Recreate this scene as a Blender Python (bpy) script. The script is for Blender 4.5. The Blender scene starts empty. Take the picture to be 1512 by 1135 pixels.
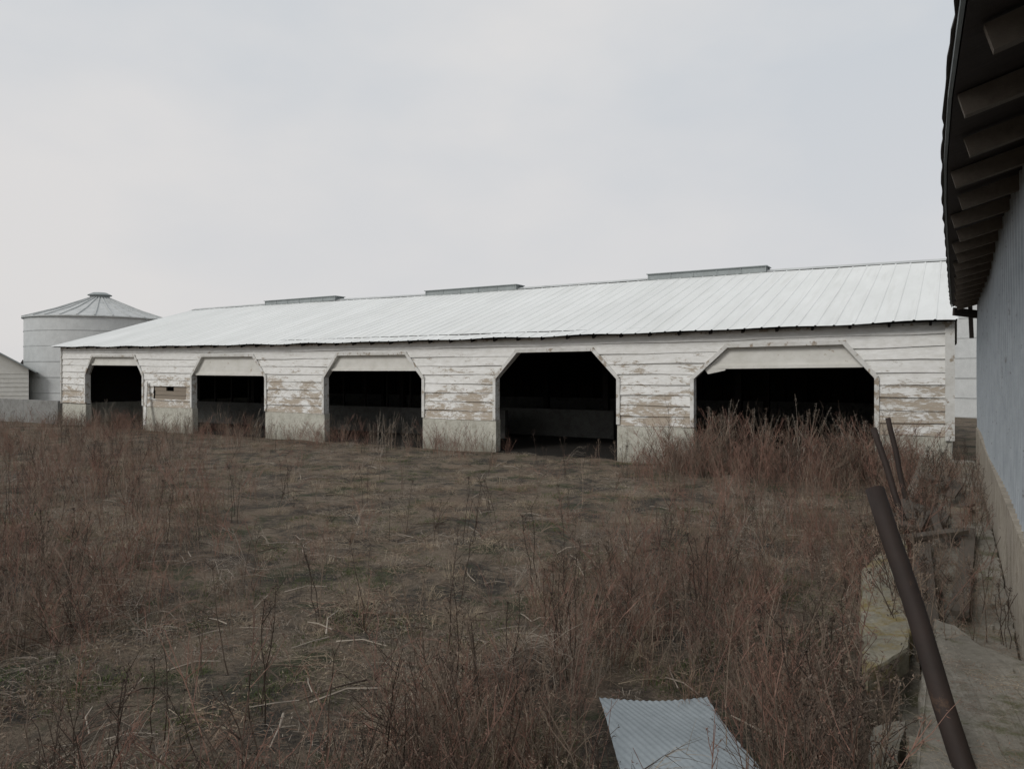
import bpy, math, random
import numpy as np
from mathutils import Vector, Matrix, noise as mn
random.seed(7); np.random.seed(7)
scene = bpy.context.scene
TH = math.radians(-31.08)           # yard frame: x = d (right), y = s (away)
CT, ST = math.cos(TH), math.sin(TH)
def F2W(d, s): return (d*CT - s*ST, d*ST + s*CT)
def W2F(x, y): return (x*CT + y*ST, -x*ST + y*CT)

# ------------------------------------------------------------ helpers
class MB:
    def __init__(s): s.v=[]; s.f=[]
    def vert(s,p): s.v.append(tuple(p)); return len(s.v)-1
    def poly(s,*ps):
        s.f.append([s.vert(p) for p in ps])
    def box(s,x0,x1,y0,y1,z0,z1):
        b=len(s.v)
        for z in (z0,z1):
            for p in ((x0,y0),(x1,y0),(x1,y1),(x0,y1)): s.v.append((p[0],p[1],z))
        for q in ((0,3,2,1),(4,5,6,7),(0,1,5,4),(1,2,6,5),(2,3,7,6),(3,0,4,7)): s.f.append([b+i for i in q])
    def beam(s,a,b,w,h,up=(0,0,1)):
        a=Vector(a); b=Vector(b); d=(b-a).normalized(); u=Vector(up)
        r=d.cross(u)
        if r.length<1e-4: r=d.cross(Vector((1,0,0)))
        r.normalize(); u=r.cross(d)
        k=len(s.v)
        for p in (a,b):
            for i,j in ((-1,-1),(1,-1),(1,1),(-1,1)):
                s.v.append(tuple(p+r*(i*w/2)+u*(j*h/2)))
        for q in ((0,3,2,1),(4,5,6,7),(0,1,5,4),(1,2,6,5),(2,3,7,6),(3,0,4,7)): s.f.append([k+i for i in q])
    def tube(s,pts,r0,r1,n=3,cap=False):
        k=len(s.v); m=len(pts)
        for i,p in enumerate(pts):
            p=Vector(p)
            if i<m-1: d=Vector(pts[i+1])-p
            else: d=p-Vector(pts[i-1])
            d.normalize()
            a=d.cross(Vector((0.31,0.9,0.2))); a.normalize(); b=d.cross(a)
            r=r0+(r1-r0)*i/(m-1)
            for j in range(n):
                t=2*math.pi*j/n
                s.v.append(tuple(p+a*(r*math.cos(t))+b*(r*math.sin(t))))
        for i in range(m-1):
            for j in range(n):
                j2=(j+1)%n
                s.f.append([k+i*n+j,k+i*n+j2,k+(i+1)*n+j2,k+(i+1)*n+j])
        if cap:
            s.f.append([k+(m-1)*n+j for j in range(n)]); s.f.append([k+j for j in range(n)][::-1])
    def lathe(s,prof,n=64,cx=0,cy=0):
        k=len(s.v); m=len(prof)
        for r,z in prof:
            for j in range(n):
                t=2*math.pi*j/n; s.v.append((cx+r*math.cos(t),cy+r*math.sin(t),z))
        for i in range(m-1):
            for j in range(n):
                j2=(j+1)%n
                s.f.append([k+i*n+j,k+i*n+j2,k+(i+1)*n+j2,k+(i+1)*n+j])
    def obj(s,name,mat,parent=None,link=True,smooth=False):
        me=bpy.data.meshes.new(name); me.from_pydata(s.v,[],s.f); me.update()
        if smooth:
            me.polygons.foreach_set('use_smooth',[True]*len(me.polygons))
        me.materials.append(mat)
        o=bpy.data.objects.new(name,me)
        if link: scene.collection.objects.link(o)
        if parent: o.parent=parent
        return o
def empty(name,loc=(0,0,0),rot=0):
    e=bpy.data.objects.new(name,None); e.location=loc; e.rotation_euler=(0,0,rot)
    scene.collection.objects.link(e); return e

class NT:
    def __init__(s,name):
        s.m=bpy.data.materials.new(name); s.m.use_nodes=True
        s.t=s.m.node_tree; s.b=s.t.nodes['Principled BSDF']; s.L=s.t.links
        s.b.inputs['Roughness'].default_value=0.85
        s.b.inputs['Specular IOR Level'].default_value=0.25
        s.tc=s.t.nodes.new('ShaderNodeTexCoord')
    def coord(s,scale=(1,1,1),which='Object',loc=(0,0,0)):
        m=s.t.nodes.new('ShaderNodeMapping'); m.inputs['Scale'].default_value=scale
        m.inputs['Location'].default_value=loc
        s.L.new(s.tc.outputs[which],m.inputs['Vector']); return m.outputs['Vector']
    def noise(s,scale,detail=6,rough=.6,vec=None,dist=0):
        n=s.t.nodes.new('ShaderNodeTexNoise'); n.inputs['Scale'].default_value=scale
        n.inputs['Detail'].default_value=detail; n.inputs['Roughness'].default_value=rough
        n.inputs['Distortion'].default_value=dist
        s.L.new(vec if vec else s.coord(),n.inputs['Vector']); return n.outputs['Fac']
    def ramp(s,fac,stops):
        r=s.t.nodes.new('ShaderNodeValToRGB'); e=r.color_ramp.elements
        while len(e)<len(stops): e.new(.5)
        for i,(p,c) in enumerate(stops):
            e[i].position=p
            if isinstance(c,(int,float)): c=(c,c,c)
            e[i].color=(c[0],c[1],c[2],1)
        s.L.new(fac,r.inputs['Fac']); return r.outputs['Color']
    def mix(s,fac,a,b,mode='MIX'):
        m=s.t.nodes.new('ShaderNodeMix'); m.data_type='RGBA'; m.blend_type=mode
        for inp,v in ((m.inputs[0],fac),(m.inputs[6],a),(m.inputs[7],b)):
            if hasattr(v,'is_output'): s.L.new(v,inp)
            elif isinstance(v,(int,float)): inp.default_value=v
            else: inp.default_value=(v[0],v[1],v[2],1)
        return m.outputs[2]
    def math(s,op,a,b=0,c=None,clamp=False):
        m=s.t.nodes.new('ShaderNodeMath'); m.operation=op; m.use_clamp=clamp
        vals=[a,b]+([c] if c is not None else [])
        for i,v in enumerate(vals):
            if hasattr(v,'is_output'): s.L.new(v,m.inputs[i])
            else: m.inputs[i].default_value=v
        return m.outputs[0]
    def sep(s,which='Object'):
        n=s.t.nodes.new('ShaderNodeSeparateXYZ'); s.L.new(s.tc.outputs[which],n.inputs[0]); return n.outputs
    def bump(s,h,strength=.5,dist=.02):
        b=s.t.nodes.new('ShaderNodeBump'); b.inputs['Strength'].default_value=strength
        b.inputs['Distance'].default_value=dist
        s.L.new(h,b.inputs['Height']); s.L.new(b.outputs[0],s.b.inputs['Normal'])
    def col(s,c):
        if hasattr(c,'is_output'): s.L.new(c,s.b.inputs['Base Color'])
        else: s.b.inputs['Base Color'].default_value=(c[0],c[1],c[2],1)
    def rough(s,v): s.b.inputs['Roughness'].default_value=v

# ------------------------------------------------------------ materials
def mat_siding():
    n=NT('peeling_white_paint')
    x,y,z=n.sep()
    v=n.coord((.8,.8,2.4))
    a=n.noise(1.9,10,.78,v,.5)
    v2=n.coord((1.6,1.6,12)); b=n.noise(3.5,9,.82,v2)
    wn=n.t.nodes.new('ShaderNodeTexWhiteNoise'); wn.noise_dimensions='2D'
    cb=n.t.nodes.new('ShaderNodeCombineXYZ')
    n.L.new(n.math('FLOOR',n.math('MULTIPLY',x,.42)),cb.inputs[0])
    n.L.new(n.math('FLOOR',n.math('MULTIPLY',n.math('SUBTRACT',z,.76),1/.215)),cb.inputs[1])
    n.L.new(cb.outputs[0],wn.inputs['Vector'])
    s=n.math('ADD',n.math('MULTIPLY',a,.6),n.math('MULTIPLY',b,.4))
    s=n.math('ADD',s,n.math('MULTIPLY',n.math('SUBTRACT',wn.outputs['Value'],.5),.03))
    hb=n.math('MULTIPLY',n.math('SUBTRACT',1.7,z),.08)
    s=n.math('ADD',s,n.math('MINIMUM',hb,.055))
    mask=n.ramp(s,[(.528,0),(.545,1)])
    dirt=n.noise(5,6,.7,n.coord((1,1,3)))
    paint=n.mix(n.ramp(dirt,[(.35,0),(.75,1)]),(.83,.83,.81),(.63,.62,.58))
    paint=n.mix(n.math('MULTIPLY',wn.outputs['Value'],.2),paint,(.52,.52,.49))
    wood=n.mix(n.noise(14,6,.7,n.coord((.6,.6,5))),(.31,.26,.205),(.50,.44,.36))
    n.col(n.mix(mask,paint,wood)); n.bump(n.math('SUBTRACT',dirt,mask),.5,.006); n.rough(.75)
    return n.m
def mat_paint(name,c1,c2,rust=None,th=.62):
    n=NT(name); a=n.noise(3,8,.7,n.coord((1,1,1.6)))
    c=n.mix(n.ramp(a,[(.3,0),(.72,1)]),c1,c2)
    if rust:
        b=n.noise(6,9,.75); c=n.mix(n.ramp(b,[(th,0),(th+.04,1)]),c,rust)
    n.col(c); n.bump(a,.3,.01); n.rough(.7); return n.m
def mat_roof():
    n=NT('white_ribbed_metal'); x,y,z=n.sep()
    a=n.noise(1.2,7,.65,n.coord((1.2,.35,.35)))
    st=n.noise(9,5,.6,n.coord((1,.06,.06)))
    c=n.mix(n.ramp(a,[(.3,0),(.75,1)]),(.75,.765,.755),(.65,.665,.65))
    c=n.mix(n.ramp(st,[(.5,0),(.85,.4)]),c,(.48,.48,.45))
    wn=n.t.nodes.new('ShaderNodeTexWhiteNoise'); wn.noise_dimensions='1D'
    n.L.new(n.math('FLOOR',n.math('MULTIPLY',x,1/.9)),wn.inputs['W'])
    c=n.mix(n.math('MULTIPLY',wn.outputs['Value'],.12),c,(.5,.52,.52))
    n.col(c); n.rough(.9); n.b.inputs['Specular IOR Level'].default_value=.1; n.bump(a,.1,.02); return n.m
def mat_concrete(name,c1,c2,moss=None,mth=.55,top=None):
    n=NT(name); a=n.noise(1.7,9,.7); b=n.noise(28,6,.7)
    c=n.mix(n.ramp(a,[(.3,0),(.7,1)]),c1,c2)
    c=n.mix(n.ramp(b,[(.45,0),(.8,.6)]),c,(c1[0]*.4,c1[1]*.4,c1[2]*.37))
    dd=n.noise(5,9,.8,n.coord(loc=(3,1,2))); c=n.mix(n.ramp(dd,[(.48,0),(.68,.7)]),c,(c2[0]*.45,c2[1]*.43,c2[2]*.37))
    if moss:
        m=n.noise(4.5,9,.75); c=n.mix(n.ramp(m,[(mth,0),(mth+.1,.9)]),c,moss)
    if top is not None:
        x,y,z=n.sep(); f=n.ramp(n.math('ADD',n.math('MULTIPLY',z,1/top),n.math('MULTIPLY',n.math('SUBTRACT',a,.5),.8)),[(.0,.6),(.4,0)])
        c=n.mix(f,c,(.19,.17,.13))
    n.col(c); n.bump(n.math('ADD',a,n.math('MULTIPLY',b,.4)),.8,.025); n.rough(.92); return n.m
def mat_wood(name,c1,c2,sc=(1,8,8)):
    n=NT(name); a=n.noise(3,8,.7,n.coord(sc)); n.col(n.mix(a,c1,c2)); n.bump(a,.4,.01); return n.m
def mat_galv(name,c1,c2,met=.0,rough=.45):
    n=NT(name); a=n.noise(2.5,8,.7); b=n.noise(20,4,.6)
    c=n.mix(n.ramp(a,[(.3,0),(.7,1)]),c1,c2); c=n.mix(n.ramp(b,[(.4,0),(.9,.3)]),c,(c1[0]*.6,c1[1]*.6,c1[2]*.6))
    n.col(c); n.rough(rough); n.b.inputs['Metallic'].default_value=met; n.bump(b,.1,.005); return n.m
def mat_plant(name,c1,c2,c3):
    n=NT(name); oi=n.t.nodes.new('ShaderNodeObjectInfo')
    c=n.ramp(oi.outputs['Random'],[(0,c1),(.5,c2),(1,c3)])
    a=n.noise(11,3,.6); c=n.mix(n.math('MULTIPLY',a,.8),c,(c2[0]*.5,c2[1]*.5,c2[2]*.5)); n.col(c); n.rough(.95)
    n.b.inputs['Specular IOR Level'].default_value=.1; return n.m
def mat_ground():
    n=NT('dead_grass_ground')
    a=n.noise(.35,6,.6); b=n.noise(1.3,9,.78,None,.5); c=n.noise(14,8,.78); d=n.noise(60,5,.7)
    str_=n.noise(9,8,.75,n.coord((1,3.5,1)),1.5)
    col=n.mix(n.ramp(b,[(.42,0),(.55,1)]),(.068,.063,.056),(.22,.178,.136))
    col=n.mix(n.ramp(str_,[(.52,0),(.68,.75)]),col,(.38,.32,.24))
    col=n.mix(n.ramp(a,[(.5,0),(.7,.45)]),col,(.17,.12,.092))
    g=n.noise(1.3,8,.8,n.coord(loc=(7,3,0)))
    col=n.mix(n.ramp(g,[(.53,0),(.60,.8)]),col,(.068,.08,.048))
    col=n.mix(n.ramp(d,[(.48,0),(.72,.65)]),col,(.042,.036,.032))
    n.col(col); n.bump(n.math('ADD',c,n.math('MULTIPLY',d,.6)),.9,.06); n.rough(.97)
    n.b.inputs['Specular IOR Level'].default_value=.05
    return n.m
M_SID=mat_siding()
M_TRIM=mat_paint('weathered_white_trim',(.72,.72,.70),(.50,.49,.45),(.33,.28,.22),.55)
M_PANEL=mat_paint('door_panel_paint',(.70,.69,.65),(.56,.55,.50),(.40,.34,.27),.62)
M_ROOF=mat_roof()
M_CONC=mat_concrete('pale_concrete',(.58,.57,.50),(.46,.45,.39),top=.75)
M_CONC2=mat_concrete('grey_concrete',(.28,.28,.27),(.22,.22,.21))
M_WALK=mat_concrete('walkway_concrete',(.31,.29,.25),(.18,.165,.135),(.10,.10,.055),.52)
M_MOSS=mat_concrete('mossy_concrete',(.31,.29,.23),(.20,.185,.14),(.20,.155,.06),.47)
M_FOUND=mat_concrete('tan_foundation',(.46,.41,.335),(.33,.29,.24),(.16,.13,.095),.58)
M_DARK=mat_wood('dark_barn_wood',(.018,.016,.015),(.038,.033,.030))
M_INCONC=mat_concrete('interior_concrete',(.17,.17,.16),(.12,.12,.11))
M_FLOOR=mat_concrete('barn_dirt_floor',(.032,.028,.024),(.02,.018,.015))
M_VENT=mat_galv('galvanized_vent',(.33,.36,.36),(.25,.27,.27),0,.8)
M_BIN=mat_galv('bin_steel',(.62,.635,.63),(.50,.515,.51),0,.7)
M_BINROOF=mat_galv('bin_roof_steel',(.56,.575,.57),(.38,.395,.39),0,.7)
M_SHEET=mat_galv('galvanized_sheet',(.33,.37,.39),(.22,.25,.265),0,.9)
M_BLUE=mat_paint('blue_grey_siding',(.39,.425,.45),(.28,.31,.335),(.21,.215,.215),.60)
M_RAFT=mat_wood('rafter_wood',(.10,.082,.064),(.23,.195,.16),(8,1,8))
M_DECK=mat_wood('roof_deck_wood',(.032,.026,.023),(.085,.07,.06),(2,9,2))
M_SHING=mat_wood('old_shingles',(.05,.047,.045),(.13,.12,.11),(8,8,8))
M_RUST=mat_paint('rusty_pipe',(.024,.019,.017),(.045,.031,.026),(.075,.048,.034),.6)
M_BROWN=mat_wood('bare_board',(.18,.15,.115),(.31,.265,.215),(1,5,9))
M_ROT=mat_wood('rotten_wood',(.045,.038,.031),(.15,.125,.10),(5,1,5))

# ------------------------------------------------------------ ground
def gz(x,y):
    z=.05*mn.noise((x*.35,y*.35,0))+.05*mn.noise((x*1.3,y*1.3,3))+.02*mn.noise((x*4,y*4,3))
    r=math.hypot(x,y)
    if r>60: z*=max(0,1-(r-60)/60)
    d,s=W2F(x,y)
    if s>14: z*=max(0,1-(s-14)/.6)
    return z
def axis(c,n,near,far):
    u=np.linspace(-1,1,n); return c+np.sign(u)*(near*np.abs(u)+ (far-near)*np.abs(u)**9)
xs=axis(-3,261,26,1800); ys=axis(9,241,22,1800)
V=[(x,y,gz(x,y)) for y in ys for x in xs]; nx=len(xs)
Fc=[(j*nx+i,j*nx+i+1,(j+1)*nx+i+1,(j+1)*nx+i) for j in range(len(ys)-1) for i in range(nx-1)]
g=MB(); g.v=V; g.f=Fc; g.obj('ground',mat_ground(),smooth=True)

# ------------------------------------------------------------ long barn
BX,BY=-.047,14.13
barn=empty('long_barn',(*F2W(BX,BY),0),TH)
LEN=27.1; WID=11.0
pf=np.polyfit([0,4,8,13.5,19,23,27.1],[0,-.045,-.075,-.07,-.035,.02,.085],3)
def sag(t): return float(np.polyval(pf,min(max(t,0),27.2)))
def deform(mb):
    mb.v=[(x,y,z+sag(-x)*min(1,max(0,z/2.7))) for x,y,z in mb.v]
OPEN=[(1.136,4.316,1.643,3.66,1.95),(5.922,8.885,6.489,8.312,None),(10.98,14.26,11.505,13.77,1.95),
      (16.55,19.80,17.06,19.32,1.80),(22.32,25.60,22.76,25.18,2.08)]
ZT,ZC=2.34,1.75
HOLE=(20.1,21.75,1.02,1.42)
def intervals(z):
    cuts=[]
    for a,b,c,d,_ in OPEN:
        if z<ZC: cuts.append((a,b))
        elif z<ZT:
            k=(z-ZC)/(ZT-ZC); cuts.append((a+(c-a)*k,b+(d-b)*k))
    if HOLE[2]<z<HOLE[3]: cuts.append(HOLE[:2])
    cuts.sort(); out=[]; p=0
    for a,b in cuts: out.append((p,a)); p=b
    out.append((p,LEN)); return out
CO=.215; Z0=.76; ZW=2.74
zk=set([Z0,ZC,ZT,HOLE[2],HOLE[3],ZW]); k=0
while Z0+k*CO<ZW: zk.add(Z0+k*CO); k+=1
zk=sorted(zk); sd=MB()
def off(z,up):
    f=((z-Z0)/CO); fr=f-math.floor(f+1e-6)
    if up and fr<1e-3: fr=1
    return -(.028*(1-fr)+.006)
for z0,z1 in zip(zk[:-1],zk[1:]):
    if z1-z0<1e-4: continue
    A=intervals(z0+1e-5); B=intervals(z1-1e-5)
    row=int((z0-Z0)/CO+1e-3)
    for (a0,a1),(b0,b1) in zip(A,B):
        n=max(1,int(round((max(a1,b1)-min(a0,b0))/.6)))
        for i in range(n):
            p0=a0+(a1-a0)*i/n; p1=a0+(a1-a0)*(i+1)/n; q0=b0+(b1-b0)*i/n; q1=b0+(b1-b0)*(i+1)/n
            y0=off(z0,False); y1=off(z1,True)
            def wob(t): return .009*math.sin(t*1.7+row*2.1)+.007*math.sin(t*4.3+row)
            w=[.006*math.sin(t*1.3+row*3) for t in (p0,p1,q1,q0)]
            onb=abs(((z0-Z0)/CO)-round((z0-Z0)/CO))<1e-3
            wz0=wob(p0) if onb else 0; wz1=wob(p1) if onb else 0
            sd.poly((-p0,y0+w[0],z0+wz0*.8),(-q0,y1+w[3],z1),(-q1,y1+w[2],z1),(-p1,y0+w[1],z0+wz1*.8))
            if onb: sd.poly((-p0,y0+w[0],z0+wz0*.8),(-p1,y0+w[1],z0+wz1*.8),(-p1,0,z0+.004),(-p0,0,z0+.004))
deform(sd); sd.obj('siding',M_SID,barn)
bk=MB()
for z0,z1 in zip(zk[:-1],zk[1:]):
    if z1-z0<1e-4: continue
    for (a0,a1),(b0,b1) in zip(intervals(z0+1e-5),intervals(z1-1e-5)):
        bk.poly((-a0,.1,z0),(-a1,.1,z0),(-b1,.1,z1),(-b0,.1,z1))
bk.obj('inner_wall_face',M_DARK,barn)
tr=MB()
def ringbeam(p,q,w=.075,y=-.042,dep=.03):
    p=Vector((-p[0],y,p[1])); q=Vector((-q[0],y,q[1])); tr.beam(p,q,dep,w,up=(q-p).cross(Vector((0,1,0))))
def rev(p,q):
    tr.poly((-p[0],-.03,p[1]),(-q[0],-.03,q[1]),(-q[0],.14,q[1]),(-p[0],.14,p[1]))
for a,b,c,d,_ in OPEN:
    ringbeam((a-.03,.78),(a-.03,ZC)); ringbeam((a-.03,ZC),(c-.02,ZT+.03),y=-.045); ringbeam((c-.05,ZT+.035),(d+.05,ZT+.035),y=-.048)
    ringbeam((b+.03,.78),(b+.03,ZC)); ringbeam((b+.03,ZC),(d+.02,ZT+.03),y=-.045)
    for p,q in (((a,.76),(a,ZC)),((a,ZC),(c,ZT)),((c,ZT),(d,ZT)),((d,ZT),(b,ZC)),((b,ZC),(b,.76))): rev(p,q)
tr.box(-.0,.045,-.07,.06,.70,2.70)
tr.box(-.09,-.0,-.072,-.045,.70,2.70)
tr.box(-LEN-.04,-LEN+.0,-.07,.06,.74,2.72)
deform(tr); tr.obj('opening_trim',M_TRIM,barn)
pn=MB()
for a,b,c,d,zb in OPEN:
    if zb is None: continue
    k=max(0,(zb-ZC)/(ZT-ZC)); x0=a+(c-a)*k; x1=b+(d-b)*k
    if zb<ZC: x0,x1=a,b
    pts=[(x0,zb),(x1,zb-.02),(d,ZT),(c,ZT)]
    pn.poly(*[(-p[0],.05,p[1]) for p in pts]); pn.poly(*[(-p[0],.085,p[1]) for p in pts[::-1]])
    pn.box(-x1+.02,-x0-.02,.02,.048,zb-.02,zb+.045)
    pn.poly((-x0,.05,zb),(-x0,.085,zb),(-x1,.085,zb-.02),(-x1,.05,zb-.02))
pn.poly((-3.7,.03,2.0),(-4.15,.02,1.98),(-4.05,.02,1.83),(-3.72,.03,1.90))
deform(pn); pn.obj('raised_door_panels',M_PANEL,barn)
kw=MB()
sol=[(0,1.136),(4.316,5.922),(8.885,10.98),(14.26,16.55),(19.80,22.32),(25.60,LEN)]
for a,b in sol:
    kw.box(-b,-a,-.02,.17,-.1,.755)
kw.box(-LEN,-LEN+.2,.17,WID,-.1,.755); kw.box(-.2,0,.17,WID,-.1,.755)
kw.obj('concrete_knee_wall',M_CONC,barn)
hb=MB(); hb.box(-21.72,-20.12,.01,.05,1.0,1.13); hb.box(-21.7,-20.15,.012,.05,1.14,1.27); hb.box(-20.75,-20.12,.008,.045,1.275,1.42); hb.box(-21.74,-21.15,.015,.055,1.275,1.42)
deform(hb); hb.obj('bare_patch_boards',M_BROWN,barn)
lb=MB(); lb.beam((-22.0,-.10,1.55),(-21.72,-.34,.2),.13,.03,up=(0,1,0)); lb.obj('leaning_board',M_TRIM,barn)
it=MB()
it.box(-LEN,0,WID-.1,WID,.9,4.0)
for x in (-LEN+.02,-.12):
    it.poly((x,.1,.75),(x,WID,.75),(x,WID,2.7),(x,WID/2,4.4),(x,.1,2.7))
    it.poly((x+.09,.1,.75),(x+.09,WID,.75),(x+.09,WID,2.7),(x+.09,WID/2,4.4),(x+.09,.1,2.7))
for i in range(40):
    x=-.6-i*.68; it.box(x-.02,x+.02,WID-.2,WID-.1,.9,2.6)
for i in range(8):
    x=-1.0-i*3.6
    for y in (4.6,7.8): it.box(x-.08,x+.08,y-.08,y+.08,0,2.9 if y<5 else 3.2)
for i in range(23):
    x=-.5-i*1.2; it.beam((x,.1,2.62),(x,WID-.1,2.62),.04,.14)
for i in range(18):
    x=-11.2-i*.9; it.box(x-.03,x+.03,3.1,3.16,.8,2.6)
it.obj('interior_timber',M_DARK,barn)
ic=MB(); ic.box(-LEN+.2,-.2,WID-.16,WID-.1,0,.9)
ic.box(-LEN+.2,-10.5,3.0,3.16,0,.80); ic.box(-11.5,-7.9,4.4,4.55,0,.80)
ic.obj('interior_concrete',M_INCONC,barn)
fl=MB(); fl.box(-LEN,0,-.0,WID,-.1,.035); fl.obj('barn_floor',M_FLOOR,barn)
ew=MB()
for x in (.0,-LEN-.03):
    ew.poly((x,.0,.76),(x,WID,.76),(x,WID,2.75),(x,WID/2,4.38),(x,.0,2.72))
ew.poly((0,WID+.02,0),(-LEN,WID+.02,0),(-LEN,WID+.02,2.75),(0,WID+.02,2.75))
ew.obj('end_wall_siding',M_SID,barn)
rf=MB(); OV=.30; RY=5.5
def zr(t,side):
    return 2.675+sag(t), 4.42+.0035*t+.02*math.sin(t*.35)
prof=[]; t=-.10; RB=.305
while t<LEN+.28:
    prof+= [(t,0),(t+.014,.014),(t+.034,.014),(t+.048,0),(t+RB*.5,.002)]; t+=RB
NS=6
for side in (0,1):
    base=len(rf.v)
    for (t,h) in prof:
        zd,zg=zr(t,0)
        for j in range(NS+1):
            f=j/NS; y=-OV+(RY+OV)*f
            z=zd+(zg-zd)*f+h-.018*math.sin(math.pi*f)*(1+.5*math.sin(t*.9))+.006*math.sin(t*2.3+j*1.9)
            if j==0: z+=.010*math.sin(t*3.1)
            if side: y=2*RY-y
            rf.v.append((-t,y,z))
    m=NS+1
    for i in range(len(prof)-1):
        for j in range(NS):
            q=[base+i*m+j,base+(i+1)*m+j,base+(i+1)*m+j+1,base+i*m+j+1]
            rf.f.append(q if side else q[::-1])
rf.obj('metal_roof',M_ROOF,barn)
rc=MB()
T=np.linspace(-.1,LEN+.28,30)
for t0,t1 in zip(T[:-1],T[1:]):
    a=zr(t0,0)[1]+.034; b=zr(t1,0)[1]+.034
    rc.poly((-t0,RY,a),(-t0,RY-.2,a-.075),(-t1,RY-.2,b-.075),(-t1,RY,b))
    rc.poly((-t0,RY,a),(-t1,RY,b),(-t1,RY+.2,b-.075),(-t0,RY+.2,a-.075))
rc.obj('ridge_cap',M_BINROOF,barn)
ud=MB()
T=np.linspace(-.08,LEN+.25,46)
for t0,t1 in zip(T[:-1],T[1:]):
    a0,a1=zr(t0,0); b0,b1=zr(t1,0)
    for sgn in (0,1):
        Y=lambda y: y if not sgn else 2*RY-y
        ud.poly((-t0,Y(-OV+.04),a0-.022),(-t1,Y(-OV+.04),b0-.022),(-t1,Y(RY),b1-.05),(-t0,Y(RY),a1-.05))
t=.3
while t<LEN:
    zd,zg=zr(t,0)
    ud.beam((-t,-OV+.12,zd-.045),(-t,RY,zg-.12),.04,.06); t+=.61
ud.obj('roof_rafters',M_DARK,barn)
fb=MB()
T=np.linspace(0,LEN,40)
for t0,t1 in zip(T[:-1],T[1:]):
    z0=2.62+sag(t0); z1=2.62+sag(t1)
    fb.poly((-t0,-.055,z0),(-t0,-.055,z0+.12),(-t1,-.055,z1+.12),(-t1,-.055,z1))
    fb.poly((-t0,-.055,z0),(-t1,-.055,z1),(-t1,0,z1),(-t0,0,z0))
fb.obj('frieze_board',M_TRIM,barn)
vt=MB()
for a,b in ((4.08,7.25),(11.5,15.0),(19.1,22.8)):
    z=zr((a+b)/2,0)[1]
    vt.box(-b,-a,RY-.22,RY+.22,z-.06,z+.09)
    vt.box(-b-.03,-a+.03,RY-.27,RY+.27,z+.092,z+.112)
    for i in range(int((b-a)/.6)+1):
        x=-a-.01-i*(b-a-.03)/int((b-a)/.6); vt.box(x-.02,x+.01,RY-.235,RY+.235,z-.06,z+.09)
vt.obj('ridge_vents',M_VENT,barn)

# ------------------------------------------------------------ low concrete yard wall (left)
yw=empty('concrete_yard_wall',(*F2W(BX-LEN-.2,BY),0),TH)
m=MB(); x=0
for i in range(4):
    w=2.4; m.box(x-w+.015,x,-.08,.10,-.2,.84+.015*math.sin(i*2.3)); x-=w
m.obj('wall_panels',M_CONC2,yw)

# ------------------------------------------------------------ grain bins
def grain_bin(name,cx,cy,R,ze,za):
    e=empty(name,(cx,cy,0)); w=MB(); pr=[]
    z=0; 
    while z<ze:
        pr.append((R+ (.022 if int(round(z/.05))%2 else -.0),z)); z+=.05
    w.lathe(pr,72); w.obj('corrugated_wall',M_BIN,e,smooth=True)
    hoops=MB()
    z=.8
    while z<ze: hoops.lathe([(R+.02,z),(R+.035,z+.005),(R+.035,z+.045),(R+.02,z+.05)],72); z+=.82
    hoops.obj('seam_bands',M_BINROOF,e)
    r=MB(); n=28; prof=[(R+.12,ze-.04),(R+.12,ze+.02),(R*.6,ze+(za-ze)*.42),(.5,za-.05)]
    r.lathe(prof,56)
    for i in range(n):
        a=2*math.pi*i/n; c,s=math.cos(a),math.sin(a)
        r.beam(((R+.12)*c,(R+.12)*s,ze+.045),(R*.6*c,R*.6*s,ze+(za-ze)*.42+.03),.05,.05)
        r.beam((R*.6*c,R*.6*s,ze+(za-ze)*.42+.03),(.5*c,.5*s,za-.02),.05,.05)
    r.obj('cone_roof',M_BINROOF,e)
    c=MB(); c.lathe([(.5,za-.06),(.5,za+.10),(.62,za+.10),(.62,za+.14),(.35,za+.27),(0,za+.30)],32); c.obj('cap_vent',M_VENT,e)
    l=MB()
    for q in (-.2,.2): l.beam((q,-R-.12,.4),(q,-R-.12,ze),.03,.03)
    z=.5
    while z<ze: l.beam((-.2,-R-.12,z),(.2,-R-.12,z),.02,.02); z+=.3
    o=l.obj('ladder',M_VENT,e); o.rotation_euler=(0,0,1.2); return e
grain_bin('grain_bin',-23.5,41.9,3.62,4.86,6.15)
grain_bin('grain_bin.001',21.5,32.5,3.6,5.7,8.1)

# ------------------------------------------------------------ little white shed far left
sh=empty('white_shed',(-27.5,35.8,0),math.radians(33))
w=MB(); 
w.box(-3.3,3.3,0,4,0,2.05); w.poly((-3.3,0,2.05),(3.3,0,2.05),(0,0,4.1)); w.poly((3.3,4,2.05),(-3.3,4,2.05),(0,4,4.1))
for i in range(9): w.box(-3.31,3.31,-.02,-.003,.05+i*.22,.07+i*.22)
w.obj('walls',M_PANEL,sh)
r=MB(); r.beam((3.65,1.95,1.88),(-.05,1.95,4.18),4.4,.07,up=(0,0,1)); r.beam((-3.65,1.95,1.88),(.05,1.95,4.18),4.4,.07); r.obj('gable_roof',M_VENT,sh)
r=MB(); r.box(-1.4,-.2,-.04,-.025,.0,1.9); r.obj('door',M_TRIM,sh)

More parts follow.
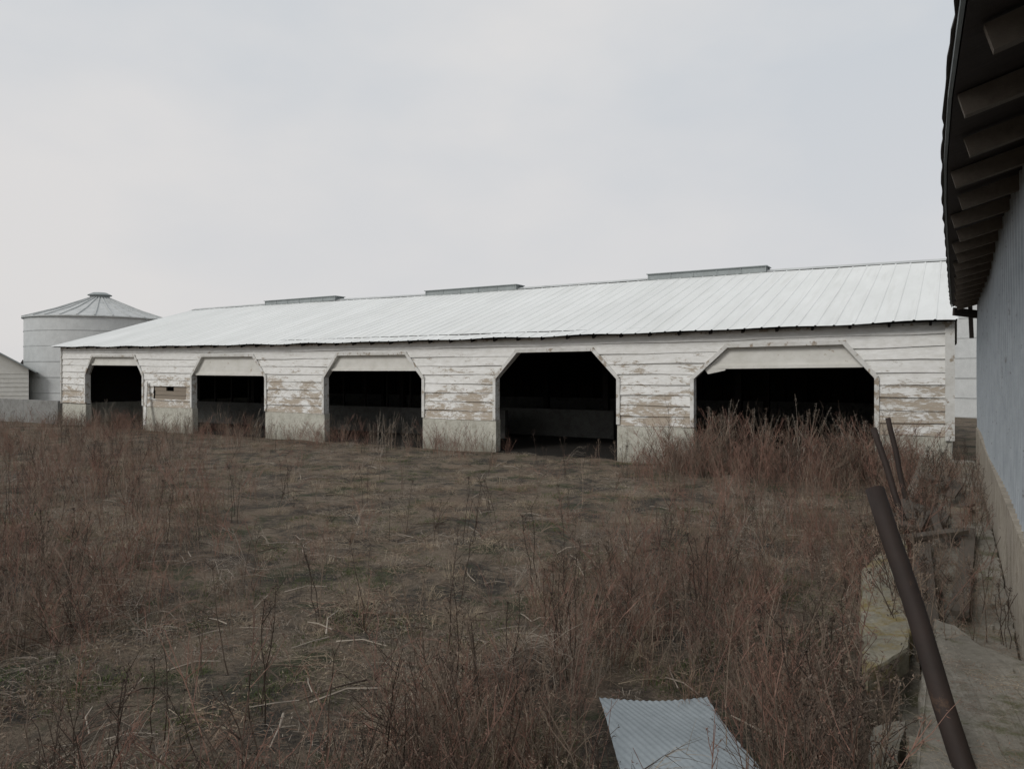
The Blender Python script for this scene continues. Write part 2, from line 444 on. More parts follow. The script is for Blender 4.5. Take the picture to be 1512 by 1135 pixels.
# ------------------------------------------------------------ near building on the right
nb=empty('metal_sided_building',(0,0,0),TH)
S0,S1=-2.5,13.3; DW=.31
w=MB(); s=S0; pr=[]
while s<S1: pr+=[(s,0),(s+.09,0),(s+.105,.014),(s+.135,.014),(s+.15,0)]; s+=.19
for (a,ha),(b,hb_) in zip(pr[:-1],pr[1:]):
    ww=lambda q,z:.012*math.sin(q*1.1+z*1.3)
    zs=[.98,1.6,2.2,2.9]
    for z0,z1 in zip(zs[:-1],zs[1:]):
        w.poly((DW-ha+ww(a,z0),a,z0),(DW-ha+ww(a,z1),a,z1),(DW-hb_+ww(b,z1),b,z1),(DW-hb_+ww(b,z0),b,z0))
w.obj('blue_metal_siding',M_BLUE,nb)
w=MB(); w.box(DW+.03,8,S0,S0+.1,0,2.9); w.box(DW+.03,8,S1-.1,S1-.01,0,2.9); w.box(7.9,8,S0,S1,0,2.9); w.box(DW+.03,DW+.1,S0,S1-.02,.9,2.88)
w.poly((DW,S1-.02,2.88),(8,S1-.02,2.88),(4.2,S1-.02,4.3))
w.obj('walls',M_BLUE,nb)
w=MB(); w.box(DW-.035,DW+.2,S0,S1,-.1,.985); w.obj('foundation',M_FOUND,nb)
ev=[(-2.5,.08),(0,.07),(1.6,.05),(2.3,.02),(3.2,-.02),(4.2,-.045),(5.2,-.055),(7,-.055),(10,-.055),(13.2,-.05)]
def ed(s): return float(np.interp(s,[e[0] for e in ev],[e[1] for e in ev]))
w=MB(); sh2=MB(); fa=MB(); T=np.arange(S0,13.25,.11); SL=.30
ZE=2.835
def jit(i): return .007*mn.noise((i*.9,0,0))+.003*math.sin(i*5.1)
for i,(a,b) in enumerate(zip(T[:-1],T[1:])):
    da,db=ed(a),ed(b)
    w.poly((da+.015,a,ZE),(db+.015,b,ZE),(4.2,b,ZE+SL*4.2),(4.2,a,ZE+SL*4.2))
    w.poly((da+.015,a,ZE),(da+.015,a,ZE+.025),(db+.015,b,ZE+.025),(db+.015,b,ZE))
    fa.beam((da+.004,a,ZE+.012),(db+.004,b,ZE+.012),.012,.028)
    j0=jit(i); j1=jit(i+1)
    for lay in range(2):
        o=-.014+.009*lay; z=ZE+.029+lay*.013
        p=[(da+o+j0,a,z),(db+o+j1,b,z),(4.2,b,z+SL*4.2),(4.2,a,z+SL*4.2)]
        sh2.poly(*p); sh2.poly(*[(q[0],q[1],q[2]+.010) for q in p[::-1]])
        sh2.poly(p[0],(p[0][0],p[0][1],p[0][2]+.01),(p[1][0],p[1][1],p[1][2]+.01),p[1])
sh2.poly((4.2,S0,ZE+.05+SL*4.2),(4.2,S1,ZE+.05+SL*4.2),(8.5,S1,2.85),(8.5,S0,2.85))
w.obj('roof_deck',M_DECK,nb); sh2.obj('shingle_roof',M_SHING,nb); fa.obj('drip_edge',M_VENT,nb)
w=MB(); s=-2.2; k=0
while s<13.2:
    d0=ed(s)+.06+.02*math.sin(k*3.3)
    w.beam((d0,s,ZE-.052+.03*SL),(.9,s+.01*math.sin(k),ZE-.052+SL*.87),.042,.085); s+=.6; k+=1
w.obj('rafter_tails',M_RAFT,nb)
w=MB()
w.beam((-.02,12.9,2.74),(.34,13.25,2.70),.03,.12); w.beam((.20,13.3,2.86),(.22,13.3,2.35),.05,.06,up=(1,0,0)); w.obj('end_fascia',M_DECK,nb)

# ------------------------------------------------------------ feed bunk / walkway
def slab(mb,pts,z0,z1,tilt=(0,0),jit=.010):
    P=[]
    m=len(pts)
    for i in range(m):
        a=pts[i]; b=pts[(i+1)%m]; L=math.dist(a,b); k=max(1,int(L/.05)); nxd=((b[1]-a[1])/L,-(b[0]-a[0])/L)
        for j in range(k):
            f=j/k; px=a[0]+(b[0]-a[0])*f; py=a[1]+(b[1]-a[1])*f
            o=jit*(.7*mn.noise((px*4,py*4,z1*9))+.7*mn.noise((px*18,py*18,z1*9)))
            P.append((px+nxd[0]*o,py+nxd[1]*o))
    c=(sum(p[0] for p in P)/len(P),sum(p[1] for p in P)/len(P))
    zt=lambda p:z1+tilt[0]*(p[0]-c[0])+tilt[1]*(p[1]-c[1])+.008*mn.noise((p[0]*9,p[1]*9,2))
    top=[(p[0],p[1],zt(p)) for p in P]
    inn=[(c[0]+(p[0]-c[0])*.97,c[1]+(p[1]-c[1])*.995,q[2]+.006) for p,q in zip(P,top)]
    k=len(mb.v); N=len(P)
    for q in top: mb.v.append((q[0],q[1],z0))
    mb.v+= [(q[0],q[1],q[2]-.006) for q in top]; mb.v+=inn
    for i in range(N):
        j=(i+1)%N
        mb.f.append([k+i,k+j,k+N+j,k+N+i]); mb.f.append([k+N+i,k+N+j,k+2*N+j,k+2*N+i])
    mb.f.append([k+2*N+i for i in range(N)])
    mb.f.append([k+i for i in range(N)][::-1])
wk=empty('concrete_walkway',(0,0,0),TH)
m=MB()
slab(m,[(-.12,1.0),(.27,1.0),(.27,3.72),(.10,3.85),(.0,4.12),(-.09,4.2)],.46,.59,(.02,0),jit=.02)
slab(m,[(-.16,1.0),(.27,1.0),(.27,3.9),(-.12,4.32)],-.1,.45,(.02,0),jit=.02)
slab(m,[(-.10,4.5),(.27,4.1),(.27,5.5),(-.06,5.62)],-.1,.42,(.15,.03),jit=.02)
slab(m,[(-.16,5.72),(.27,5.62),(.27,7.6),(-.15,7.5)],-.1,.48,(.05,.0),jit=.02)
slab(m,[(-.15,7.62),(.27,7.75),(.27,10),(-.15,9.9)],-.1,.43,(.0,.0),jit=.02)
slab(m,[(-.15,10.1),(.27,10.2),(.27,13.6),(-.15,13.6)],-.1,.44)
slab(m,[(-.2,2.6),(.3,2.6),(.3,6),(-.2,6)],-.1,.25)
m.obj('walk_slabs',M_WALK,wk)
fbk=empty('feed_bunk',(0,0,0),TH)
m=MB()
slab(m,[(-.315,3.42),(-.41,4.1),(-.51,5.25),(-.46,5.75),(-.27,5.5),(-.20,4.7),(-.17,3.75)],.46,.55,(.10,.0),jit=.02)
slab(m,[(-.42,5.8),(-.52,7.2),(-.38,7.25),(-.28,5.9)],.33,.47,(.1,.02),jit=.02)
m.obj('mossy_bunk_slab',M_MOSS,fbk)
m=MB()
slab(m,[(-.22,3.9),(-.30,5.3),(-.22,5.3),(-.14,3.9)],-.1,.45,jit=.02)
slab(m,[(-.29,1.6),(-.27,3.20),(-.17,3.30),(-.19,1.6)],-.1,.40,(.1,.02),jit=.02)
slab(m,[(-.50,7.4),(-.50,8.6),(-.40,8.6),(-.40,7.3)],-.1,.42,jit=.02)
slab(m,[(-.50,8.7),(-.50,13.4),(-.40,13.4),(-.40,8.7)],-.1,.38,jit=.02)
slab(m,[(-.42,5.2),(-.42,13.4),(-.15,13.4),(-.17,5.2)],-.1,.15)
for _ in range(60):
    s=random.uniform(2.6,12); d=random.uniform(-.5,.2); r=random.uniform(.008,.03); z=.16 if d<-.15 else (.595 if s<3.7 else .46)
    a=[(d+r*random.uniform(.6,1.2)*math.cos(q),s+r*random.uniform(.6,1.2)*math.sin(q)) for q in (0,1.2,2.5,3.7,5)]
    k=len(m.v); m.v+=[(p[0],p[1],z-.06) for p in a]+[(p[0],p[1],z+r*random.uniform(.2,.7)) for p in a]
    for i in range(5): m.f.append([k+i,k+(i+1)%5,k+5+(i+1)%5,k+5+i])
    m.f.append([k+5+i for i in range(5)])
m.obj('bunk_wall',M_WALK,fbk)
m=MB()
for q in range(17):
    s=random.uniform(6.2,10.2); d=random.uniform(-.34,.08); a=random.uniform(-1.0,1.0); L=random.uniform(.4,1.0)
    z=.51+random.uniform(0,.07)
    m.beam((d,s,z),(d+L*math.sin(a)*.3,s+L*math.cos(a),z+random.uniform(-.05,.05)),random.uniform(.05,.12),.022)
m.beam((-.12,4.3,.50),(-.22,6.4,.56),.11,.03); m.beam((.02,4.7,.49),(.10,6.9,.56),.09,.03); m.beam((-.3,6.1,.60),(.05,6.6,.60),.10,.03)
m.obj('rotten_board_pile',M_ROT,fbk)
def pipe(name,b,t,r):
    e=MB(); b=Vector(b); t=Vector(t); n=9
    pts=[tuple(b+(t-b)*i/n+Vector((.004*math.sin(i*1.3),0,0))) for i in range(n+1)]
    e.tube(pts,r,r,16,cap=False)
    e.tube([pts[-1],tuple(Vector(pts[-1])-(t-b).normalized()*.12)],r*.82,r*.82,16)
    N=16
    for j in range(N):
        e.f.append([n*N+j, n*N+(j+1)%N, (n+1)*N+(j+1)%N,(n+1)*N+j])
    return e.obj(name,M_RUST,smooth=True)
A0=Vector((1.387,2.25,.592)); A1=Vector((1.361,2.75,1.369)); pipe('rusty_pipe_post',A0+(A0-A1)*.45,A1,.033)
B0=Vector((3.28,6.2,.64)); B1=Vector((3.20,6.5,1.32)); pipe('rusty_pipe_post.001',B0+(B0-B1)*.4,B1,.026)
B0=Vector((3.895,7.3,.636)); B1=Vector((3.84,7.5,1.35)); pipe('rusty_pipe_post.002',B0+(B0-B1)*.4,B1,.025)

# ------------------------------------------------------------ corrugated sheet on the ground
m=MB(); NX,NY=240,60
c00,c10,c11,c01=(Vector((.48,2.5)),Vector((1.13,2.5)),Vector((1.05,3.96)),Vector((.465,3.92)))
for j in range(NY+1):
    for i in range(NX+1):
        u=i/NX; v=j/NY
        p=c00*(1-u)*(1-v)+c10*u*(1-v)+c11*u*v+c01*(1-u)*v
        z=.070+.0026*math.sin((u+v*.9)*2*math.pi*17)+.014*math.sin(v*3+u*2)+.010*math.sin(v*9+u*4)
        m.v.append((p.x,p.y,z))
for j in range(NY):
    for i in range(NX):
        a=j*(NX+1)+i; m.f.append([a,a+1,a+NX+2,a+NX+1])
m.obj('corrugated_metal_sheet',M_SHEET,smooth=True)

# ------------------------------------------------------------ vegetation templates
def R(a,b): return random.uniform(a,b)
def twigbits(m,p,n,sz):
    for _ in range(n):
        c=Vector(p)+Vector((R(-1,1),R(-1,1),R(-.6,1)))*sz*1.6
        a=Vector((R(-1,1),R(-1,1),R(-1,1))).normalized()*sz; b=Vector((R(-1,1),R(-1,1),R(-1,1))).normalized()*sz*.6
        m.poly(c-a,c+b,c+a)
def weed_red(H):
    m=MB(); lean=Vector((R(-.25,.25),R(-.25,.25),0))
    for st in range(random.choice([1,2,3])):
        base=Vector((R(-.06,.06),R(-.06,.06),-.03)); ln=lean+Vector((R(-.25,.25),R(-.25,.25),0)); h=H*R(.7,1)
        pts=[base+Vector((0,0,h))*(i/4)+ln*h*(i/4)**1.6+Vector((R(-.01,.01),R(-.01,.01),0)) for i in range(5)]
        m.tube(pts,.0034,.0012)
        for b in range(random.randint(7,11)):
            f=R(.15,.95); k=min(3,int(f*4)); p=pts[k].lerp(pts[k+1],f*4-k)
            a=R(0,6.28); L=h*R(.16,.42)*(1.1-f*.6)
            d=Vector((math.cos(a),math.sin(a),R(.6,1.5))).normalized()
            q=p+d*L*.5; e=q+(d+Vector((0,0,.5))).normalized()*L*.5
            m.tube([p,q,e],.0018,.0008)
            for c in range(2):
                g=R(.3,1); pp=p.lerp(q,g) if c%2 else q.lerp(e,g)
                dd=(d+Vector((R(-1,1),R(-1,1),R(-.2,1)))).normalized()
                ee=pp+dd*L*R(.2,.45); m.tube([pp,ee],.0011,.0006); twigbits(m,ee,2,.006)
            twigbits(m,e,3,.007)
    return m
def stems(H):
    m=MB()
    for st in range(9):
        base=Vector((R(-.16,.16),R(-.16,.16),-.02)); ln=Vector((R(-.3,.3),R(-.3,.3),0)); h=H*R(.4,1)
        pts=[base+Vector((0,0,h))*(i/3)+ln*h*(i/3)**1.5+Vector((R(-.012,.012),R(-.012,.012),0)) for i in range(4)]
        m.tube(pts,R(.0014,.0028),.0008)
        for b in range(4):
            k=random.randint(0,2); p=pts[k].lerp(pts[k+1],R(.2,1)); a=R(0,6.28); d=Vector((math.cos(a)*.8,math.sin(a)*.8,1)).normalized()
            e=p+d*h*R(.1,.25); m.tube([p,e],.0010,.0006); twigbits(m,e,2,.005)
        twigbits(m,pts[-1],3,.006)
    return m
def stalk(H):
    m=MB()
    for st in range(random.choice([1,1,2])):
        base=Vector((R(-.08,.08),R(-.08,.08),-.03)); ln=Vector((R(-.2,.2),R(-.2,.2),0)); h=H*R(.7,1)
        pts=[base+Vector((0,0,h))*(i/5)+ln*h*(i/5)**1.8+Vector((R(-.012,.012),R(-.012,.012),0)) for i in range(6)]
        m.tube(pts,.0045,.0022)
        for b in range(7):
            f=R(.45,1); k=min(4,int(f*5)); p=pts[k].lerp(pts[k+1],f*5-k); a=R(0,6.28)
            d=Vector((math.cos(a)*.7,math.sin(a)*.7,1)).normalized(); e=p+d*R(.04,.14)
            m.tube([p,e],.0018,.001); twigbits(m,e,5,.009)
        twigbits(m,pts[-1],14,.011)
        for q in range(6): twigbits(m,pts[-1]-Vector((0,0,.02*q)),3,.008)
    return m
def brush():
    m=MB()
    for st in range(5):
        a=R(0,6.28); o=Vector((math.cos(a),math.sin(a),0)); L=R(.35,.8); h=R(.15,.4)
        pts=[o*L*f+Vector((0,0,h*math.sin(f*2.3)+.01))+Vector((R(-.02,.02),R(-.02,.02),0)) for f in (0,.25,.5,.75,1)]
        m.tube(pts,.0035,.0012)
        for b in range(6):
            k=random.randint(1,3); p=pts[k].lerp(pts[k+1],R(0,1)); d=(o+Vector((R(-1,1),R(-1,1),R(-.3,.8)))).normalized()
            e=p+d*R(.08,.25); m.tube([p,(p+e)/2+Vector((0,0,.01)),e],.0016,.0007); twigbits(m,e,2,.005)
    return m
def grass(H,n,spread,droop=1.0):
    m=MB()
    for i in range(n):
        a=R(0,6.28); r=R(0,.07)*spread*2; b=Vector((math.cos(a)*r,math.sin(a)*r,-.01)); a2=a+R(-.9,.9)
        o=Vector((math.cos(a2),math.sin(a2),0)); h=H*R(.4,1); dr=R(.2,1.3)*droop; w=R(.0010,.0022)
        p=[b+Vector((0,0,h))*(1-(1-f)**1.6)*(1-.45*dr*f*f)+o*h*dr*f**1.7*.9 for f in (0,.45,.8,1)]
        s=Vector((-o.y,o.x,0)); ww=[w,w*.9,w*.6,0.0003]; k=len(m.v)
        for q,x in zip(p,ww): m.v.append(tuple(q-s*x)); m.v.append(tuple(q+s*x))
        for j in range(3): m.f.append([k+2*j,k+2*j+1,k+2*j+3,k+2*j+2])
    return m
def litter(n,rad):
    m=MB()
    for i in range(n):
        a=R(0,6.28); r=rad*math.sqrt(R(0,1)); p=Vector((math.cos(a)*r,math.sin(a)*r,R(.003,.025))); L=R(.03,.18); b=R(0,6.28)
        e=p+Vector((math.cos(b)*L,math.sin(b)*L,R(-.02,.03))); mid=(p+e)/2+Vector((R(-.01,.01),R(-.01,.01),R(0,.015)))
        m.tube([p,mid,e],R(.0009,.0020),.0006)
    for i in range(n*2):
        a=R(0,6.28); r=rad*math.sqrt(R(0,1)); twigbits(m,(math.cos(a)*r,math.sin(a)*r,.01),1,R(.006,.014))
    return m
def reed(H):
    m=MB()
    for i in range(6):
        base=Vector((R(-.15,.15),R(-.15,.15),-.02)); ln=Vector((R(-.22,.22),R(-.22,.22),0)); h=H*R(.65,1)
        pts=[base+Vector((0,0,h))*(j/5)+ln*h*(j/5)**2 for j in range(6)]
        m.tube(pts,.003,.0012)
        for q in range(20):
            p=pts[4].lerp(pts[5],R(0,1)); twigbits(m,p,1,.010)
        for q in range(3):
            p=pts[random.randint(1,3)]; a=R(0,6.28); o=Vector((math.cos(a),math.sin(a),0)); L=R(.15,.3)
            s=Vector((-o.y,o.x,0))*.003; a0=p; a1=p+o*L*.5+Vector((0,0,L*.5)); a2=p+o*L+Vector((0,0,L*.25))
            m.poly(a0-s,a0+s,a1+s,a1-s); m.poly(a1-s,a1+s,a2)
    return m
def debris():
    m=MB()
    for i in range(2):
        L=R(.15,.45); a=R(0,6.28); p=Vector((R(-.2,.2),R(-.2,.2),.03)); e=p+Vector((math.cos(a)*L,math.sin(a)*L,R(-.02,.08)))
        m.tube([p,(p+e)/2+Vector((R(-.03,.03),R(-.03,.03),.02)),e],.006,.003,5)
    return m
P_RED=mat_plant('red_weed_dry',(.235,.13,.10),(.29,.175,.135),(.19,.115,.095))
P_BRN=mat_plant('brown_weed_dry',(.21,.16,.125),(.30,.235,.18),(.16,.12,.10))
P_STK=mat_plant('dark_stalk',(.06,.045,.038),(.10,.076,.06),(.16,.125,.098))
P_TAN=mat_plant('straw_grass',(.48,.395,.28),(.39,.32,.23),(.56,.48,.36))
P_ORG=mat_plant('rusty_grass',(.34,.235,.165),(.28,.195,.145),(.39,.28,.20))
P_GRN=mat_plant('green_moss_grass',(.08,.11,.035),(.10,.13,.05),(.15,.155,.07))
P_PAL=mat_plant('pale_reed',(.44,.385,.315),(.34,.29,.24),(.50,.44,.365))
templ={}; cnt=0
def add(kind,mb,mat):
    global cnt
    c=templ.setdefault(kind,bpy.data.collections.new('templates_'+kind))
    o=mb.obj('%s_%02d'%(kind,cnt),mat,link=False); c.objects.link(o); cnt+=1
for i in range(8): add('red',weed_red(R(.5,.8)),(P_RED,P_RED,P_BRN,P_RED,P_STK,P_RED,P_BRN,P_RED)[i])
for i in range(8): add('stems',stems(R(.30,.58)),(P_RED,P_BRN,P_PAL,P_RED,P_BRN,P_ORG,P_STK,P_RED)[i])
for i in range(6): add('stalk',stalk(R(.5,.85)),P_STK if i%3 else P_BRN)
for i in range(4): add('brush',brush(),(P_RED,P_BRN,P_STK,P_PAL)[i])
for i in range(5): add('grass',grass(R(.08,.16),36,1.0,1.3),(P_TAN,P_ORG,P_BRN,P_TAN,P_PAL)[i])
for i in range(3): add('tallgrass',grass(R(.28,.38),46,1.0,.7),(P_TAN,P_ORG,P_PAL)[i])
for i in range(4): add('litter',litter(34,.28),(P_TAN,P_BRN,P_PAL,P_ORG)[i])
for i in range(3): add('moss',grass(.045,60,1.3,.9),P_GRN)
for i in range(4): add('reed',reed(R(.95,1.25)),P_PAL if i%2 else P_BRN)
for i in range(4): add('debris',debris(),P_PAL if i%2 else P_STK)

def scatter(name,kind,pts):
    if not pts: return
    me=bpy.data.meshes.new(name); me.from_pydata([p[:3] for p in pts],[],[])
    n=len(pts); nt=len(templ[kind].objects)
    a=me.attributes.new('rot','FLOAT_VECTOR','POINT'); r=np.zeros((n,3),np.float32)
    r[:,0]=[p[4] for p in pts]; r[:,1]=[p[5] for p in pts]; r[:,2]=np.random.rand(n)*6.283; a.data.foreach_set('vector',r.ravel())
    a=me.attributes.new('scl','FLOAT','POINT'); a.data.foreach_set('value',np.array([p[3] for p in pts],np.float32))
    a=me.attributes.new('idx','INT','POINT'); a.data.foreach_set('value',np.random.randint(0,nt,n).astype(np.int32))
    o=bpy.data.objects.new(name,me); scene.collection.objects.link(o)
    t=bpy.data.node_groups.new('scatter_'+name,'GeometryNodeTree')
    t.interface.new_socket('Geometry',in_out='INPUT',socket_type='NodeSocketGeometry')
    t.interface.new_socket('Geometry',in_out='OUTPUT',socket_type='NodeSocketGeometry')
    N=t.nodes; gi=N.new('NodeGroupInput'); go=N.new('NodeGroupOutput'); ip=N.new('GeometryNodeInstanceOnPoints')
    ci=N.new('GeometryNodeCollectionInfo'); ci.inputs['Collection'].default_value=templ[kind]
    ci.inputs['Separate Children'].default_value=True; ci.inputs['Reset Children'].default_value=True
    def na(nm,ty):
        q=N.new('GeometryNodeInputNamedAttribute'); q.data_type=ty; q.inputs['Name'].default_value=nm
        return [s for s in q.outputs if s.enabled and s.name=='Attribute'][0]
    L=t.links; L.new(gi.outputs[0],ip.inputs['Points']); L.new(ci.outputs[0],ip.inputs['Instance'])
    ip.inputs['Pick Instance'].default_value=True
    L.new(na('idx','INT'),ip.inputs['Instance Index']); L.new(na('rot','FLOAT_VECTOR'),ip.inputs['Rotation']); L.new(na('scl','FLOAT'),ip.inputs['Scale'])
    L.new(ip.outputs[0],go.inputs[0])
    md=o.modifiers.new('scatter','NODES'); md.node_group=t
def ok(x,y):
    d,s=W2F(x,y)
    if s>BY-.08 and d>-LEN-.3: return False
    if s>BY+1: return False
    if d>-.56 and s>-2: return False
    if .40<x<1.15 and 2.4<y<3.98: return False
    return True
def nz(x,y,sc,o=0): return mn.noise((x*sc+o,y*sc+o*1.7,o))
def cand(n,p=.5,ymin=1.3,ymax=27):
    u=np.random.rand(n); y=ymin+(ymax-ymin)*u**(1+p); x=(np.random.rand(n)*2-1)*(.78*y+1.2)
    return zip(x,y)
def clear(x,y):
    a=math.exp(-(((x+1.2)/3.4)**2+((y-12.2)/3.2)**2))
    b=math.exp(-(((x+.4)/1.7)**2+((y-7.2)/3.2)**2))*.8
    c=math.exp(-(((x+1.6)/1.2)**2+((y-4.3)/1.5)**2))*.85
    return min(1,a+b+c)
def bare(x,y):
    v=nz(x,y,.9,41)+.7*nz(x,y,2.4,43)
    v+=.38*math.exp(-(((x+1.9)/1.2)**2+((y-4.0)/1.2)**2))
    return max(0,min(1,(v-.04)*6))
def sharp(v): return max(0,min(1,(v-.22)*1.9))
def tallness(x,y):
    d,s=W2F(x,y)
    l=1/(1+math.exp((x+.42*y-.2)*1.1)) if y>3.5 else .35
    r=math.exp(-((d+1.9)/1.5)**2)*(1 if s>4 else .6)
    w=.12+1.2*nz(x,y,.6,2)+1.5*nz(x,y,1.5,5)
    return sharp((w+.72*l+.75*r)*(1-.92*clear(x,y))*(1-.75*bare(x,y)))
red=[];stk=[];grs=[];tg=[];lit=[];mos=[];deb=[];bru=[];stm=[]
for x,y in cand(9500,.22):
    if not ok(x,y): continue
    t=tallness(x,y)
    if random.random()<t*.9: red.append((x,y,gz(x,y),R(.4,1.15)*(.5+.55*t),R(-.25,.25),R(-.25,.25)))
for x,y in cand(8500,.25):
    if not ok(x,y): continue
    t=tallness(x,y)
    if random.random()<.05+t*.8: stm.append((x,y,gz(x,y),R(.4,1.15)*(.6+.55*t),R(-.2,.2),R(-.2,.2)))
for x,y in cand(4200,.3):
    if ok(x,y) and random.random()<.13+.75*tallness(x,y): stk.append((x,y,gz(x,y),R(.35,1.1),R(-.18,.18),R(-.18,.18)))
for x,y in cand(2100,.5):
    if ok(x,y) and random.random()<.2+.7*tallness(x,y): bru.append((x,y,gz(x,y),R(.4,.9),R(-.2,.2),R(-.2,.2)))
for x,y in cand(16000,.35):
    if ok(x,y) and random.random()<(.20+1.1*nz(x,y,.8,9)+1.2*nz(x,y,2.2,19)+.3*clear(x,y))*(1-.96*bare(x,y)): grs.append((x,y,gz(x,y),R(.4,1.0)*(.85+.6*nz(x,y,.6,4)),R(-.5,.5),R(-.5,.5)))
for x,y in cand(1300,.4):
    if ok(x,y) and random.random()<(.10+1.2*nz(x,y,.9,12)-.2*clear(x,y))*(1-bare(x,y)): tg.append((x,y,gz(x,y),R(.45,.95),R(-.3,.3),R(-.3,.3)))
for x,y in cand(8500,.6):
    if ok(x,y) and random.random()<(.55+.9*nz(x,y,1.1,31))*(1-.88*bare(x,y)): lit.append((x,y,gz(x,y)+.003,R(.6,1.2),0,0))
for x,y in cand(9000,.6,1.3,16):
    if ok(x,y) and nz(x,y,1.1,21)+.5*nz(x,y,3.5,22)+.12*bare(x,y)>.27: mos.append((x,y,gz(x,y),R(.5,1.2),0,0))
for x,y in cand(360,.6,1.6,16):
    if ok(x,y): deb.append((x,y,gz(x,y)+.01,R(.5,1.1),0,0))
for _ in range(26):    # weeds around the sheet's edges
    red.append((R(1.10,1.35),R(2.7,3.8),0,R(.5,.9),R(-.1,.1),R(-.5,-.1)))
for _ in range(8): red.append((R(.15,.40),R(2.7,3.9),0,R(.4,.6),R(-.2,.2),R(-.1,.1)))
reeds=[]
def barnpt(t,o): return F2W(BX-t,BY-o)
for _ in range(950):
    t=R(-.0,LEN); o=abs(random.gauss(.1,.45))+.1
    wgt=.28+1.3*nz(t,0,.55,3)
    if 5.9<t<8.9: wgt*=.25
    if 4.3<t<5.9: wgt*=.5
    if 10<t<12: wgt*=1.4
    x,y=barnpt(t,o)
    if ok(x,y) and random.random()<wgt: red.append((x,y,gz(x,y),R(.45,1.1),R(-.2,.2),R(-.2,.2)))
for _ in range(620):
    t=R(.1,4.6); o=abs(random.gauss(.2,1.1))+.1; x,y=barnpt(t,o)
    if ok(x,y) and random.random()<.75+.9*nz(t,o,1.3,8): red.append((x,y,gz(x,y),R(.7,1.7)*(1 if o<1.6 else .8),R(-.25,.25),R(-.25,.25)))
for _ in range(30):
    t=R(.2,3.9); o=R(.15,1.2); x,y=barnpt(t,o)
    if ok(x,y): reeds.append((x,y,gz(x,y),R(.8,1.35),R(-.12,.12),R(-.12,.12)))
for t,o,k in ((11.6,.6,9),(13.3,.3,3),(16.2,.5,6),(19.3,.4,7),(17.8,.3,4),(23.5,.5,8),(9.6,.4,3)):
    for _ in range(k):
        x,y=barnpt(t+R(-.5,.5),o+R(-.2,.3)); reeds.append((x,y,gz(x,y),R(.55,.98),R(-.2,.2),R(-.2,.2)))
bw=[]
for _ in range(290):
    s=R(4.0,13.2) if random.random()<.85 else R(2.2,3.4); d=random.gauss(-.3,.06) if random.random()<.7 else R(-.62,-.55)
    if d>-.12: continue
    x,y=F2W(d,s); bw.append((x,y,.12 if d>-.5 else 0,R(.6,1.2),R(-.25,.25),R(-.25,.25)))
for _ in range(130):
    s=R(4.4,13.2); d=R(-.14,.25); x,y=F2W(d,s); bw.append((x,y,.42,R(.35,.7),R(-.35,.35),R(-.35,.35)))
for _ in range(16):
    s=R(3.9,5.2); d=R(-.22,-.08); x,y=F2W(d,s); bw.append((x,y,.25,R(.7,1.2),R(-.35,.35),R(-.35,.35)))
scatter('bunk_weeds','stalk',bw[::2]); scatter('bunk_dead_brush','red',bw[1::2])
wl=[]
for _ in range(300):
    s=R(2,13); d=R(-.14,.26); x,y=F2W(d,s); wl.append((x,y,.598 if s<3.7 else .46,R(.2,.5),0,0))
scatter('walkway_litter','litter',wl)
scatter('red_weeds','red',red); scatter('dead_stalks','stalk',stk); scatter('dry_grass','grass',grs); scatter('upright_dead_stems','stems',stm)
scatter('tall_dry_grass','tallgrass',tg); scatter('straw_litter','litter',lit); scatter('moss_patches','moss',mos)
scatter('reeds','reed',reeds); scatter('fallen_sticks','debris',deb); scatter('dead_brush','brush',bru)
print('counts',len(red),len(stk),len(grs),len(tg),len(lit),len(mos),len(reeds),len(bru),len(stm))

tl=MB()
for i in range(700):
    a=R(-1.45,1.45); r=R(330,420); x=r*math.sin(a); y=r*math.cos(a); h=R(3,7)
    for _ in range(6):
        c=Vector((x+R(-3,3),y+R(-3,3),R(0,h))); s=R(.8,2.2)
        tl.poly(c+Vector((-s,0,-s*R(.5,1))),c+Vector((s,0,-s*R(.5,1))),c+Vector((R(-s,s),0,s)))
tl.obj('distant_treeline',M_DARK)

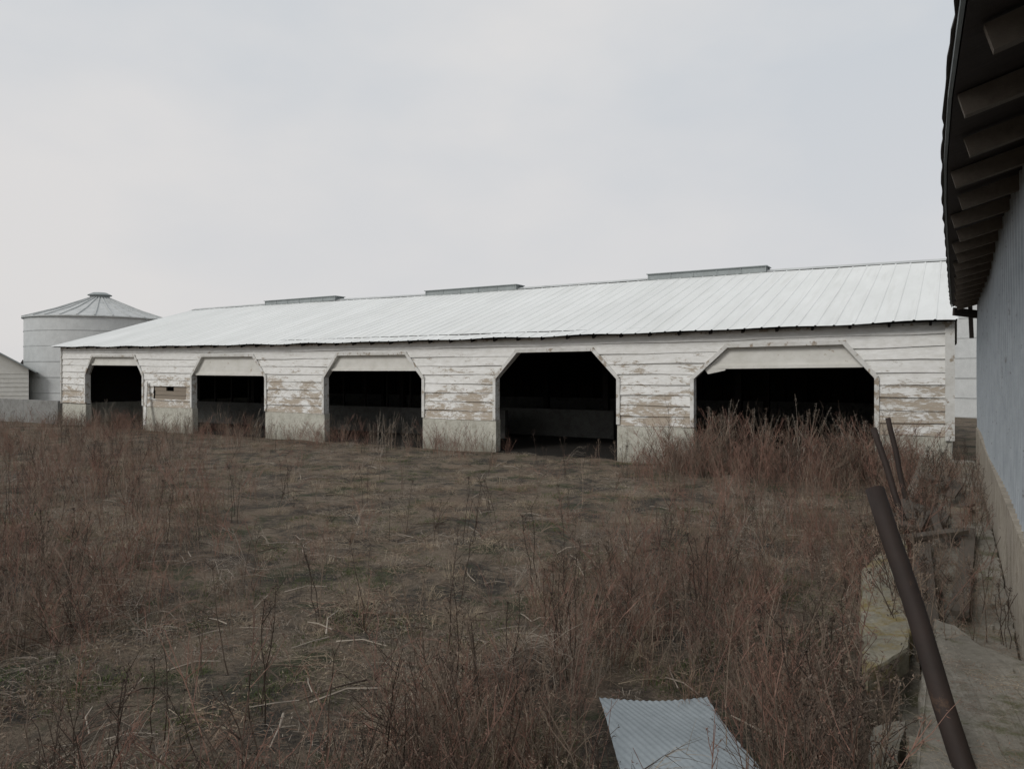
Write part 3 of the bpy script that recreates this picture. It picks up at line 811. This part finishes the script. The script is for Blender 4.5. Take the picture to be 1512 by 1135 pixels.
# ------------------------------------------------------------ world + sun
w=bpy.data.worlds.new('World'); scene.world=w; w.use_nodes=True; t=w.node_tree; bg=t.nodes['Background']
sky=t.nodes.new('ShaderNodeTexSky'); sky.sky_type='NISHITA'; sky.sun_disc=False
sd_=Vector((-.62,-.62,.62)).normalized()
sky.sun_elevation=math.asin(sd_.z); sky.sun_rotation=math.atan2(sd_.x,sd_.y)
tc=t.nodes.new('ShaderNodeTexCoord'); mp=t.nodes.new('ShaderNodeMapping'); mp.inputs['Scale'].default_value=(1,1,2.0)
mp.inputs['Location'].default_value=(.3,.1,.2)
t.links.new(tc.outputs['Generated'],mp.inputs[0])
n1=t.nodes.new('ShaderNodeTexNoise'); n1.inputs['Scale'].default_value=1.9; n1.inputs['Detail'].default_value=5; n1.inputs['Roughness'].default_value=.5
t.links.new(mp.outputs[0],n1.inputs['Vector'])
cr=t.nodes.new('ShaderNodeValToRGB'); e=cr.color_ramp.elements
e[0].position=.36; e[0].color=(.61,.64,.675,1); e[1].position=.64; e[1].color=(.74,.73,.725,1)
t.links.new(n1.outputs['Fac'],cr.inputs['Fac'])
sx=t.nodes.new('ShaderNodeSeparateXYZ'); t.links.new(tc.outputs['Generated'],sx.inputs[0])
mr=t.nodes.new('ShaderNodeMapRange'); mr.inputs['From Min'].default_value=.0; mr.inputs['From Max'].default_value=.38; mr.inputs['To Min'].default_value=.6; mr.inputs['To Max'].default_value=0
t.links.new(sx.outputs[2],mr.inputs['Value'])
mx=t.nodes.new('ShaderNodeMix'); mx.data_type='RGBA'; t.links.new(mr.outputs[0],mx.inputs[0]); t.links.new(cr.outputs[0],mx.inputs[6]); mx.inputs[7].default_value=(.715,.685,.675,1)
vm=t.nodes.new('ShaderNodeVectorMath'); vm.operation='SCALE'; vm.inputs['Scale'].default_value=10
t.links.new(mx.outputs[2],vm.inputs[0])
m2=t.nodes.new('ShaderNodeMix'); m2.data_type='RGBA'; m2.inputs[0].default_value=.96
t.links.new(sky.outputs[0],m2.inputs[6]); t.links.new(vm.outputs[0],m2.inputs[7]); t.links.new(m2.outputs[2],bg.inputs['Color'])
bg.inputs['Strength'].default_value=.1
ld=bpy.data.lights.new('sun','SUN'); ld.energy=1.35; ld.angle=math.radians(20); ld.color=(1,.97,.93)
lo=bpy.data.objects.new('sun',ld); lo.rotation_euler=sd_.to_track_quat('Z','Y').to_euler(); scene.collection.objects.link(lo)
# ------------------------------------------------------------ camera
cd=bpy.data.cameras.new('camera'); cam=bpy.data.objects.new('camera',cd); scene.collection.objects.link(cam)
cam.location=(0,0,1.8); cam.rotation_euler=(math.radians(90),0,0)
cd.sensor_width=36; cd.lens=36*1085/1512; cd.shift_y=-.01025; cd.clip_end=5000; cd.clip_start=.02
scene.camera=cam
scene.view_settings.view_transform='Standard'; scene.view_settings.look='None'; scene.view_settings.exposure=0
